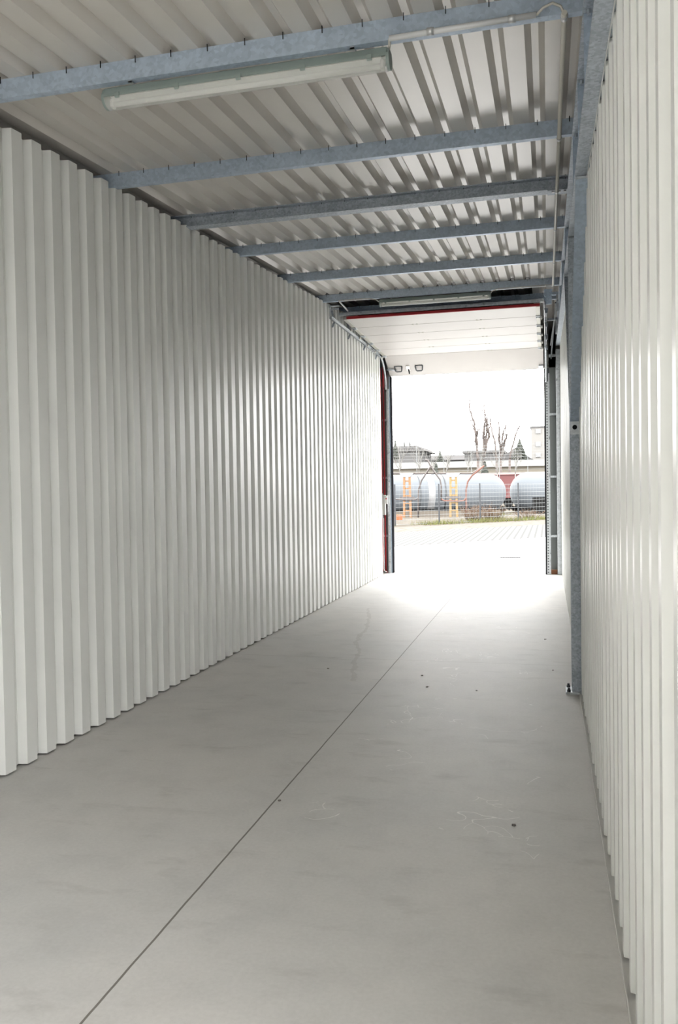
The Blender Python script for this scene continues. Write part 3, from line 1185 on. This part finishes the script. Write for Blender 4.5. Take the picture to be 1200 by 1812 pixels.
pA = at(893, 870, 53)
tank_wagon((pA.x, pA.y), math.radians(180 + 24), 9.6, 1.19, 1.31, 'long pale blue-grey rail tank with a white band, behind the orange stands',
           [(4.15, 0.07), (5.75, 0.05), (9.4, 0.06)], (4.85, 0.42))
pB = at(904, 870, 54.6)
tank_wagon((pB.x, pB.y), math.radians(20), 12.0, 1.27, 1.33, 'second pale rail tank cut off by the right gate jamb', [(2.35, 0.05), (5.5, 0.05)], None)
# small kit hanging on the second wagon's near end
m = MB()
c = at(956, 892, 51.5)
m.box(c.x - 0.45, c.x + 0.5, c.y, c.y + 0.3, -0.02, 1.0)
tag(m.build('equipment_cabinet', UNDER), 'dark cabinet low in front of the second tank by the right jamb', 'cabinet')

# red freight wagon seen in the gap
c0, c1 = at(884, 842, 70), at(914, 842, 70)
t = thing('freight_wagon', 'red freight wagon glimpsed in the gap between the two tanks', 'wagon', ((c0.x + c1.x) / 2, 70, 0))
RW = mat('red_wagon_paint', (0.077, 0.021, 0.021), 0.7)
m = MB()
m.box(c0.x - 2.5, c1.x + 2.5, 70, 72.6, 0.75, 2.70)
m.build('body', RW, t)
m = MB()
m.extrude([(69.9, 2.70), (72.7, 2.70), (72.2, 2.86), (70.4, 2.86)], 'x', c0.x - 2.55, c1.x + 2.55)
m.build('roof', mat('wagon_roof', (0.063, 0.030, 0.028), 0.8), t)
for x in (c0.x - 1.8, (c0.x + c1.x) / 2, c1.x + 1.8):
    m = MB()
    m.tube([(x, 70.3, 0.38), (x, 70.45, 0.38)], 0.4, 18)
    m.build('wheel', UNDER, t)
m = MB()
m.box(c0.x - 2.5, c1.x + 2.5, 70.2, 72.4, 0.5, 0.75)
m.build('underframe', UNDER, t)

# low pale concrete edge below the tanks
EDGE = mat('weathered_concrete_edge', (0.107, 0.095, 0.081), 0.9)
c0, c1 = at(690, 905, 47), at(885, 902, 49.0)
m = MB()
m.bar((c0.x - 0.4, c0.y, 0.13), (c1.x, c1.y, 0.13), 0.3, 0.36)
tag(m.build('concrete_edging', EDGE), 'long weathered concrete edge running under the long tank', 'kerb')

# ------------------------------------------------------------------ loading stands and pipes
ORANGE = mat('faded_orange_paint', (0.131, 0.063, 0.021), 0.6)
YELLOW = mat('faded_yellow_paint', (0.140, 0.089, 0.028), 0.6)
PIPE = mat('grey_brown_pipe', (0.040, 0.032, 0.030), 0.6)
RUST = mat('rusty_red_pipe', (0.081, 0.030, 0.019), 0.7)
DS = 46.5


def stand(px, material, label):
    c = at(px, 900, DS)
    ztop = at(px, 842, DS).z
    t = thing('pipe_stand', label, 'pipe stand', (c.x, DS, 0))
    for s in (-1, 1):
        m = MB()
        m.bar((c.x + s * 0.19, DS, 0), (c.x + s * 0.15, DS, ztop), 0.12, 0.12)
        m.build('upright', material, t)
    for k in range(5):
        z = 0.35 + k * 0.42
        m = MB()
        m.box(c.x - 0.16, c.x + 0.16, DS - 0.03, DS + 0.03, z, z + 0.08)
        m.build('rung', material, t)
    m = MB()
    m.extrude([(c.x - 0.42, ztop + 0.16), (c.x - 0.22, ztop - 0.06), (c.x + 0.22, ztop - 0.06), (c.x + 0.42, ztop + 0.16)], 'y', DS - 0.1, DS + 0.1)
    m.build('saddle', TANKW, t)
    m = MB()
    m.box(c.x - 0.42, c.x + 0.42, DS - 0.08, DS + 0.08, 1.05, 1.17)
    m.build('middle_saddle', PIPE, t)
    return t


stand(721, ORANGE, 'orange lattice pipe stand nearest the left jamb, in front of the long tank')
stand(803, YELLOW, 'yellow lattice pipe stand before the right half of the long tank')


def pix(pts, depth, r, material, name, label, cat='pipe'):
    m = MB()
    m.tube([at(x, y, depth) for x, y in pts], r, 8)
    return tag(m.build(name, material), label, cat)


pix([(690, 838), (735, 838), (770, 838), (815, 838), (836, 838), (845, 832), (852, 827), (857, 824.5)], DS, 0.05, PIPE, 'top_pipe',
    'long brown pipe resting across the orange and yellow stands, its end kinked up')
pix([(740, 918), (740.5, 880), (741, 866), (746, 850), (754, 838), (761, 827), (765, 824)], DS - 0.1, 0.045, PIPE, 'bent_pipe',
    'bent brown pipe rising beside the orange stand and leaning over the white band')
pix([(752, 814), (757, 814), (763, 826), (771, 838), (779, 849), (781, 860), (781, 886)], DS - 0.1, 0.045, PIPE, 'bent_pipe',
    'bent brown pipe coming down between the stands from a cranked tip')
pix([(825, 918), (825, 886), (825, 866), (828, 852), (835, 842), (846, 833), (857, 824)], DS - 0.1, 0.045, RUST, 'bent_pipe',
    'rusty bent pipe rising right of the yellow stand with an orange tip')
pix([(700, 883), (720, 885), (736, 884), (740, 880)], DS - 0.1, 0.04, PIPE, 'cross_pipe', 'thin brown cross pipe through the waist of the orange stand')
pix([(781, 883), (786, 886), (812, 887), (821, 886), (825, 881)], DS - 0.1, 0.045, RUST, 'cross_pipe', 'rusty cross pipe through the waist of the yellow stand')
c = at(707, 917, 42.5)
m = MB()
m.box(c.x - 0.15, c.x + 0.15, 42.4, 42.6, 0.0, 0.30)
tag(m.build('marker_box', mat('orange_box', (0.159, 0.042, 0.007), 0.6), bevel=0.02), 'small bright orange box on the ground beside the leftmost fence post', 'box')

# ------------------------------------------------------------------ far buildings
FARW = mat('far_white_roof', (0.173, 0.173, 0.168), 0.8)
FARB = mat('far_beige_wall', (0.20, 0.185, 0.155), 0.9)
FARD = mat('far_grey_roof', (0.064, 0.062, 0.062), 0.9)
FARD2 = mat('far_grey_wall', (0.078, 0.077, 0.077), 0.9)
TOWER = mat('far_tower_render', (0.147, 0.143, 0.137), 0.9)
GLASS = mat('far_window_glass', (0.107, 0.110, 0.116), 0.3)
FRAME = mat('far_window_frame', (0.170, 0.170, 0.170), 0.6)


def rows(px0, px1, ytop, ybot, depth):
    a, b = at(px0, ytop, depth), at(px1, ytop, depth)
    return a.x, b.x, at(px0, ybot, depth).z, a.z


t = thing('warehouse', 'long low white-roofed warehouse behind the tanks', 'building', (-9, 92, 0))
x0, x1, zb, zt = rows(640, 1010, 821, 831, 90)
m = MB()
m.box(x0, x1, 90, 104, zb, zt)
m.build('roof_fascia', FARW, t)
m = MB()
m.box(x0 + 0.3, x1 - 0.3, 91, 103.5, 0, zb)
m.build('wall', FARB, t)
t = thing('house', 'grey block with flat roof at the left edge of the skyline', 'building', (-20, 122, 0))
x0, x1, zb, zt = rows(660, 743, 791, 815, 120)
m = MB()
m.box(x0, x1, 120, 132, 0, zt - 0.7)
m.build('wall', FARD2, t)
m = MB()
m.extrude([(x0 - 0.3, zt - 0.8), (x1 + 0.9, zt - 0.8), (x1 - 0.4, zt), (x0 + 0.6, zt)], 'y', 119.6, 132.4)
m.build('roof', FARD, t)
t = thing('house', 'long low grey-roofed shed in the middle of the skyline', 'building', (-13, 144, 0))
x0, x1, zb, zt = rows(742, 828, 804, 820, 138)
m = MB()
m.box(x0, x1, 138, 150, 0, zt - 1.0)
m.build('wall', FARD2, t)
m = MB()
m.extrude([(137.6, zt - 1.1), (150.4, zt - 1.1), (144, zt)], 'x', x0 - 0.4, x1 + 0.4)
m.build('roof', FARD, t)
t = thing('house', 'grey block under the bare trees', 'building', (-9, 126, 0))
x0, x1, zb, zt = rows(822, 890, 798, 818, 124)
m = MB()
m.box(x0, x1, 124, 136, 0, zt - 0.4)
m.build('wall', FARD2, t)
m = MB()
m.box(x0 - 0.3, x1 + 0.3, 123.6, 136.4, zt - 0.4, zt)
m.build('roof', FARD, t)
t = thing('house', 'gabled grey-roofed house between the bare trees and the pale tower', 'building', (-4, 112, 0))
x0, x1, zb, zt = rows(880, 944, 793, 812, 107)
m = MB()
m.box(x0 + 0.3, x1 - 0.3, 107, 117, 0, zb)
m.build('wall', FARD2, t)
m = MB()
m.extrude([(x0, zb - 0.2), (x1, zb - 0.2), ((x0 + x1) / 2, zt)], 'y', 106.6, 117.4)
m.build('roof', FARD, t)

t = thing('apartment_tower', 'tall pale tower block with small windows at the right jamb', 'building', (-1, 141, 0))
x0, x1, zb, zt = rows(940, 1010, 757, 840, 140)
m = MB()
m.box(x0, x1, 140, 150, 0, zt)
m.build('wall', TOWER, t)
m = MB()
m.box(x0 - 0.15, x1 + 0.15, 139.85, 150.1, zt, zt + 0.25)
m.build('roof_edge', FARD2, t)
for py in (763, 786, 805, 823):
    a, b = at(949, py - 3, 139.95), at(956, py + 3, 139.95)
    q = MB()
    q.box(a.x - 0.08, b.x + 0.08, 139.86, 140.0, b.z - 0.08, a.z + 0.08)
    f = q.build('window', FRAME, t)
    q = MB()
    q.box(a.x, b.x, 139.82, 139.86, b.z, a.z - 0.15)
    q.build('pane', GLASS, f)

# tall mesh fence beyond the tanks, pale wires across the dark roofs
t = thing('boundary_fence', 'tall thin-wired fence far behind the tanks, pale wires before the grey roofs', 'fence', (-7, 64, 0))
a, b = at(690, 800, 64), at(985, 797, 64)
for k in range(10):
    z = 2.75 + k * 0.235
    q = MB()
    q.bar((a.x, 64, z), (b.x, 64, z), 0.018, 0.018)
    q.build('wire', WIRE, t)
for k in range(7):
    x = a.x + (b.x - a.x) * k / 6
    q = MB()
    q.box(x - 0.02, x + 0.02, 64.02, 64.06, 0, 4.95)
    q.build('post', WIRE, t)

# ------------------------------------------------------------------ trees
BARK = mat('grey_brown_bark', (0.082, 0.070, 0.065), 0.9)
BIRCH = mat('white_birch_bark', (0.140, 0.137, 0.130), 0.8)
CONI = mat('dull_dark_needles', (0.060, 0.064, 0.056), 0.9)
BRUSH = mat('dry_twigs', (0.100, 0.070, 0.052), 0.9)


def bare_tree(stems, depth, material, label, r0=0.11, twig=26, spread=0.35, group=None):
    """stems: lists of photo pixels from foot to tip; each becomes a limb with rising twigs"""
    mb = MB()
    for st in stems:
        pts = [at(x, y, depth) for x, y in st]
        n = len(pts)
        fine = []
        for i in range(n - 1):
            for k in range(4):
                f = k / 4
                p = pts[i].lerp(pts[i + 1], f)
                fine.append(p + Vector((random.uniform(-0.05, 0.05), random.uniform(-0.1, 0.1), 0)))
        fine.append(pts[-1])
        mb.tube(fine, r0 * 1.05, 6, r0 * 0.4)
        for k in range(twig):
            f = random.uniform(0.15, 0.98)
            i = min(int(f * (len(fine) - 1)), len(fine) - 2)
            p = fine[i]
            rr = r0 * (1 - f) * 0.14 + r0 * 0.15
            ln = random.uniform(0.6, 1.7) * (1.1 - f * 0.6)
            a = random.uniform(0, 6.28)
            d = Vector((math.cos(a) * spread, math.sin(a) * spread, 1)).normalized()
            q1 = p + d * ln * 0.5 + Vector((math.cos(a), math.sin(a), 0)) * ln * 0.12
            q2 = p + d * ln
            mb.tube([p, q1, q2], rr, 4, rr * 0.6)
            for j in range(2):
                a2 = a + random.uniform(-1.4, 1.4)
                d2 = Vector((math.cos(a2) * 0.6, math.sin(a2) * 0.6, 1)).normalized()
                mb.tube([q1, q1 + d2 * ln * random.uniform(0.2, 0.45)], rr * 0.7, 3, rr * 0.4)
    foot = at(*stems[0][0], depth)
    t = thing('bare_tree', label, 'tree', (foot.x, depth, 0), group)
    mb.build('limbs', material, t)
    m = MB()
    f0 = at(*stems[0][0], depth)
    m.tube([(f0.x, depth, 0), (f0.x, depth, f0.z * 0.5), (f0.x, depth, f0.z)], r0 * 1.7, 8, r0)
    m.build('trunk', material, t)
    return t


bare_tree([[(846, 815), (842, 765), (838, 745), (832, 728), (831, 706)], [(846, 815), (842, 780), (846, 760)]], 80, BARK,
          'tall bare tree leftmost of the leafless group, leaning left', 0.12)
bare_tree([[(855, 815), (856, 770), (859, 745), (857, 712)], [(857, 810), (862, 765), (862, 735)], [(858, 800), (866, 770), (864, 750)]], 82, BARK,
          'tall bare tree with three upright limbs, tallest of the leafless group', 0.13)
bare_tree([[(879, 818), (875, 780), (868, 752), (867, 742)]], 79, BARK, 'slim bare tree leaning left in the middle of the leafless group', 0.10)
bare_tree([[(886, 815), (884, 775), (882, 742)], [(886, 815), (889, 770), (896, 752)], [(888, 810), (894, 780), (898, 768)]], 84, BARK,
          'bare tree forked into three fans, right of the middle of the leafless group', 0.11)
bare_tree([[(902, 812), (908, 785), (914, 765), (917, 757)]], 86, BARK, 'bare tree leaning right beside the conifer', 0.10)
bl = ['white-stemmed birch nearest the left jamb, before the grey block', 'white-stemmed birch behind the orange stand', 'white-stemmed birch above the white band of the tank',
      'forked white birch behind the yellow stand', 'thin white birch left of the tall bare trees', 'white birch before the tall bare trees, above the rounded tank end',
      'white birch above the gap between the tanks', 'white birch just left of the tower, above the second tank']
for k, (px, h) in enumerate([(708, 790), (742, 783), (766, 768), (791, 783), (828, 790), (852, 797), (880, 800), (912, 795)]):
    dx = random.uniform(-3, 4)
    bare_tree([[(px, 838), (px + dx * 0.4, 815), (px + dx, h)], [(px, 832), (px + 4, 812), (px + 9, h + 12)]], 60 + k, BIRCH, bl[k], 0.038, 14, 0.45)


def conifer(px, ptop, pbase, depth, wpx, label):
    top, c = at(px, ptop, depth), at(px, pbase, depth)
    wd = wpx / FPX * depth
    t = thing('conifer', label, 'tree', (c.x, depth, 0))
    m = MB()
    m.tube([(c.x, depth, 0), (c.x, depth, top.z)], 0.2, 8, 0.03)
    m.build('trunk', BARK, t)
    m = MB()
    H = top.z - c.z
    n = 420
    for k in range(n):
        f = random.random() ** 0.8
        z = c.z + H * f
        rr = wd / 2 * (1 - f) ** 0.85 * random.uniform(0.7, 1.1)
        a = random.uniform(0, 6.28)
        p0 = Vector((c.x, depth, z))
        d = Vector((math.cos(a), math.sin(a), -0.25))
        p1 = p0 + d * rr
        s = Vector((-math.sin(a), math.cos(a), 0)) * (0.12 + rr * 0.16)
        m.bm.faces.new([m.bm.verts.new(q) for q in (p0 + Vector((0, 0, 0.14)), p0 + d * rr * 0.6 + s, p1, p0 + d * rr * 0.6 - s)])
        m.bm.faces.new([m.bm.verts.new(q) for q in (p0 + Vector((0, 0, 0.3)), p0 + d * rr * 0.7 + Vector((0, 0, 0.1)), p1, p0 + d * rr * 0.6 - Vector((0, 0, 0.2)))])
    m.build('crown', CONI, t)
    return t


conifer(920, 778, 815, 105, 36, 'broad dark conifer between the bare trees and the tower')
conifer(779, 799, 825, 106, 24, 'low rounded dark conifer above the middle of the long tank')
conifer(716, 783, 800, 135, 6, 'narrow conifer tip above the roof of the left grey block, left of its twin')
conifer(726, 783, 800, 135, 6, 'narrow conifer tip above the roof of the left grey block, right of its twin')
conifer(700, 780, 812, 112, 16, 'dark ragged conifer at the left jamb')
conifer(858, 818, 840, 75, 18, 'dark evergreen clump above the rounded end of the long tank')
conifer(772, 822, 842, 72, 14, 'small dark evergreen clump beside the cranked pipe tip')


def shrub(px, depth, wd, h, n, material, label, name='dry_shrub', group='dry shrubs along the fence'):
    c = at(px, 915, depth)
    m = MB()
    for k in range(n):
        a = random.uniform(0, 6.28)
        r = random.random() * wd
        p = Vector((c.x + math.cos(a) * r * 0.5, depth + math.sin(a) * r * 0.3, 0))
        hh = h * random.uniform(0.45, 1.0)
        tip = p + Vector((math.cos(a) * r * 0.6 + random.uniform(-0.1, 0.1), math.sin(a) * r * 0.4, hh))
        mid = p.lerp(tip, 0.5) + Vector((random.uniform(-0.07, 0.07), 0, 0.05))
        m.tube([p, mid, tip], 0.011, 3, 0.004)
        for j in range(3):
            b = mid.lerp(tip, random.random())
            m.tube([b, b + Vector((random.uniform(-0.16, 0.16), random.uniform(-0.1, 0.1), random.uniform(0.03, 0.16)))], 0.006, 3, 0.003)
    tag(m.build(name, material), label, name.split('_')[1], group)


shrub(838, 41.0, 0.8, 0.85, 70, BRUSH, 'dry brown shrub left of the post before the rounded tank end')
shrub(866, 41.5, 0.8, 0.75, 70, BRUSH, 'dry brown shrub right of the post before the rounded tank end')
shrub(884, 42.5, 0.5, 0.4, 40, GRASS, 'low yellowing weed clump below the rounded tank end', 'weed_clump', None)
shrub(935, 43.5, 0.9, 0.45, 60, BRUSH, 'low dry shrub below the second tank')

# overcast daylight on matt outdoor surfaces: no gloss
for q in (PAVE, DIRT, EARTH, GRASS, EDGE, FARW, FARB, FARD, FARD2, TOWER, BARK, BIRCH, CONI, BRUSH, UNDER):
    q.node_tree.nodes['Principled BSDF'].inputs['Specular IOR Level'].default_value = 0.0
